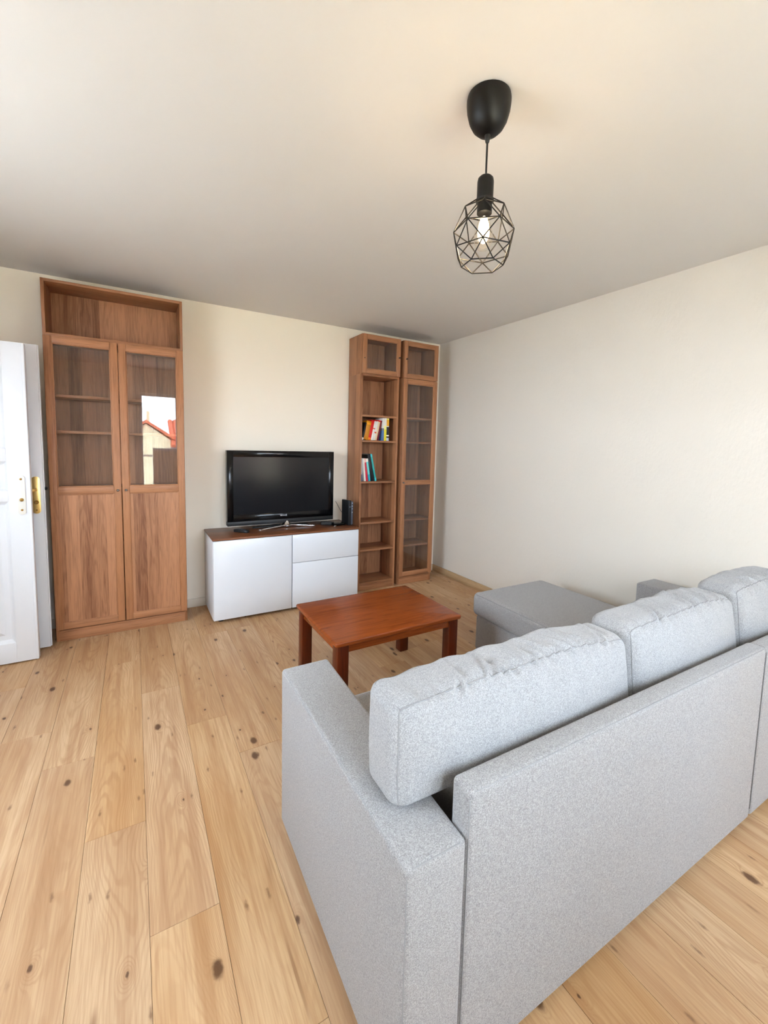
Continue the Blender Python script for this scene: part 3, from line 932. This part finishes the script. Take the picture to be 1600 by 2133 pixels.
for x, y in ((0.06, 0.05), (0.07, 0.77), (1.5, 0.06), (2.30, 0.05), (2.30, 0.80), (1.60, 1.47), (2.12, 1.47)):
    lathe('foot', [(0.018, 0), (0.022, 0.045)], M['black'], t, 16, (x, y, 0))

def cushion(name, label, u0, u1, zb, zt, thick, lean, seed, left_rise=None):
    """boxy back cushion in the sofa frame: length along u, back face towards v small"""
    t = thing(name, label, 'cushion', SO, SR, 'loose back cushions of the sofa')
    L = u1 - u0
    Hh = zt - zb
    nx, ny, nz = int(L * 210), 24, 34
    r = 0.038
    vb = 0.114
    rf = random.Random(int(seed * 10))
    folds = []
    fx = -L / 2 + 0.06
    while fx < L / 2 - 0.05:
        folds.append((fx, rf.uniform(-0.7, 0.5), rf.uniform(0.08, 0.22), rf.uniform(0.012, 0.06), rf.uniform(0.004, 0.012), rf.uniform(0.007, 0.012)))
        fx += rf.uniform(0.022, 0.055)
    def shape(px, py, pz):
        # px,py,pz in [-1,1]
        x, y, z = px * L / 2, py * thick / 2, pz * Hh / 2
        ix = max(-L / 2 + r, min(L / 2 - r, x)); iy = max(-thick / 2 + r, min(thick / 2 - r, y)); iz = max(-Hh / 2 + r, min(Hh / 2 - r, z))
        d = Vector((x - ix, y - iy, z - iz))
        if d.length > 1e-9:
            mx = max(abs(d.x), abs(d.y), abs(d.z))
            d = d.normalized() * mx
        p = Vector((ix, iy, iz)) + d
        ex = 1 - abs(px) ** 3
        # belly of the back and front faces, crown of the top
        p.y += (0.030 if py > 0 else -0.020) * math.copysign(1, py) * 0 + py * 0.028 * ex * (1 - abs(pz) ** 2.2)
        p.z += 0.016 * (ex - 0.4) * max(0, pz) + 0.010 * noise.noise(Vector((p.x * 4, seed, 0))) * max(0, pz)
        p.x += math.copysign(1, px) * 0.005 * (1 - pz * pz) * (abs(px) ** 6)
        # gathers running over the top, fading down the back and front
        tp = max(0.0, min(1.0, (pz - 0.05) / 0.8))
        tp = tp * tp * (3 - 2 * tp)
        g = noise.noise(Vector((p.x * 14 + p.y * 5, p.y * 2.0, seed + 7)))
        dd = 0.010 * tp * g
        sdist = (py + 1) * thick / 2 if py > -0.95 else -(1 - pz) * Hh / 2
        for fx, sl, ln, dn, am, wd in folds:
            dx = p.x - fx - sl * sdist
            if abs(dx) > 0.04:
                continue
            along = max(0.0, 1 - (sdist / ln if sdist > 0 else -sdist / dn))
            dd += am * along * (math.exp(-(dx / wd) ** 2) - 0.7 * math.exp(-((dx - 1.9 * wd) / wd) ** 2))
        edge = max(0.0, 1 - max(0.0, abs(px) - 0.9) / 0.1)
        if pz < 0.1:
            edge = 0.0
        nrm = Vector((0, py * (1 - tp * 0.4), max(0.0, pz)))
        if nrm.length > 0:
            p += nrm.normalized() * dd * edge
        p += Vector((0, 1, 0)) * 0.004 * noise.noise(Vector((p.x * 5, p.z * 5, seed + 11))) * (1 if py < 0 else 0.5)
        # sunk lower end where it lies on the armrest
        if left_rise is not None:
            k = max(0.0, min(1.0, (left_rise[1] - (u0 + L / 2 + p.x)) / 0.05))
            k = k * k * (3 - 2 * k)
            zz = p.z + Hh / 2
            lo = (left_rise[0] - zb) * k
            p.z = -Hh / 2 + lo + zz * (Hh - lo) / Hh
            p.x -= 0.012 * k * max(0.0, 1 - zz / Hh) ** 1.5
        # lean
        p.y += -(p.z) * lean
        return Vector((u0 + L / 2 + p.x, vb + thick / 2 + p.y, zb + Hh / 2 + p.z))
    bm = bmesh.new()
    cache = {}
    def V(i, j, k):
        key = (i, j, k)
        if key not in cache:
            cache[key] = bm.verts.new(shape(-1 + 2 * i / nx, -1 + 2 * j / ny, -1 + 2 * k / nz))
        return cache[key]
    for i in range(nx):
        for j in range(ny):
            for k in (0, nz):
                bm.faces.new((V(i, j, k), V(i + 1, j, k), V(i + 1, j + 1, k), V(i, j + 1, k)))
        for k in range(nz):
            for j in (0, ny):
                bm.faces.new((V(i, j, k), V(i + 1, j, k), V(i + 1, j, k + 1), V(i, j, k + 1)))
    for j in range(ny):
        for k in range(nz):
            for i in (0, nx):
                bm.faces.new((V(i, j, k), V(i, j + 1, k), V(i, j + 1, k + 1), V(i, j, k + 1)))
    body = link('cover', finish(bm, 'cover', angle=80), M['fabric_cushion'], t)
    # piping round the back face, and along the front top edge
    e = 0.985
    loop = [(-e + 2 * e * i / 60, -e, e) for i in range(61)]
    loop = [(-e, -e, -0.9 + 1.85 * i / 14) for i in range(15)] + loop[1:-1] + [(e, -e, 0.95 - 1.85 * i / 14) for i in range(15)]
    pts = [shape(*p) + Vector((0, -0.001, 0.001)) for p in loop]
    tube('piping', pts, 0.0017, M['piping'], t, 6)
    loop = [(-e, -e + 2 * e * i / 6, e) for i in range(7)] + [(-e + 2 * e * i / 60, e, e) for i in range(1, 61)]
    tube('piping', [shape(*p) + Vector((0, 0, 0.0008)) for p in loop], 0.0015, M['piping'], t, 6)
    return t

cushion('back_cushion', 'long grey back cushion resting on the left armrest', 0.052, 0.892, 0.430, 0.822, 0.145, -0.13, 1.0, (0.5985, 0.240))
cushion('back_cushion', 'grey back cushion in the middle of the sofa', 0.902, 1.598, 0.432, 0.832, 0.155, -0.13, 5.0)
cushion('back_cushion', 'grey back cushion at the chaise end of the sofa', 1.624, 2.150, 0.432, 0.852, 0.160, -0.13, 9.0)

# ------------------------------------------------------------------ pendant lamp
LX, LY = 1.450, -2.740
t = thing('pendant_lamp', 'black pendant lamp with geometric wire cage and lit bulb', 'lamp', (LX, LY, H))
prof = [(0.066, 0.0), (0.0685, -0.010), (0.0685, -0.022), (0.066, -0.045), (0.059, -0.070), (0.048, -0.090), (0.033, -0.104), (0.016, -0.1105), (0.010, -0.112)]
cn = lathe('canopy', prof, M['black_matte'], t, 40)
lathe('cord_grip', [(0.010, -0.108), (0.009, -0.116), (0.006, -0.132), (0.0045, -0.134)], M['black'], cn, 16)
tube('cord', [(0, 0, -0.12), (0, 0, -0.20), (0.0005, 0, -0.245)], 0.0032, M['black'], t, 8)
sk = lathe('socket', [(0.006, -0.232), (0.018, -0.234), (0.024, -0.240), (0.0258, -0.250), (0.0258, -0.302), (0.0235, -0.303), (0.0235, -0.345)], M['black_matte'], t, 28)
lathe('shade_ring', [(0.0240, -0.303), (0.0285, -0.303), (0.0285, -0.309), (0.0240, -0.309)], M['black'], sk, 28, cap0=False, cap1=False)
# cage of straight wires
zs = (-0.306, -0.335, -0.396, -0.458, -0.505)
rs = (0.028, 0.068, 0.095, 0.094, 0.066)
n = 6
offs = (30, 30, 0, 30, 0)
PH = 18
P = [[Vector((rs[l] * math.cos(R(PH + offs[l] + 360 / n * k)), rs[l] * math.sin(R(PH + offs[l] + 360 / n * k)), zs[l])) for k in range(n)] for l in range(5)]
wires = []
for l in range(5):
    if l == 0:
        continue
    if l in (1,):
        pass
    for k in range(n):
        if l != 0:
            wires.append((P[l][k], P[l][(k + 1) % n]))
for k in range(n):
    wires.append((P[0][k], P[1][k]))
    wires.append((P[1][k], P[2][k])); wires.append((P[1][k], P[2][(k + 1) % n]))
    wires.append((P[2][k], P[3][k])); wires.append((P[2][(k + 1) % n], P[3][k]))
    wires.append((P[3][k], P[4][k])); wires.append((P[3][k], P[4][(k + 1) % n]))
cage = None
for a, b in wires:
    o = tube('cage_wire', [a, b], 0.0019, M['black_matte'], None, 6)
    o.parent = t
# bulb
bl = lathe('bulb', [(0.0125, -0.340), (0.0135, -0.352), (0.016, -0.362), (0.023, -0.380), (0.0285, -0.400), (0.030, -0.416), (0.0285, -0.432), (0.023, -0.446), (0.013, -0.456), (0.002, -0.459)], M['bulb_glass'], t, 28, cap0=False)
bl['label'] = 'lit clear glass bulb'
lathe('filament', [(0.002, -0.352), (0.010, -0.358), (0.016, -0.378), (0.019, -0.400), (0.018, -0.415), (0.011, -0.430), (0.002, -0.437)], M['filament'], bl, 20)
ld = bpy.data.lights.new('bulb_light', 'POINT')
ld.energy = 6.5
ld.color = (1.0, 0.72, 0.42)
ld.shadow_soft_size = 0.03
lo = bpy.data.objects.new('bulb_light', ld)
C.objects.link(lo)
lo.parent = t
lo.location = (0, 0, -0.445)
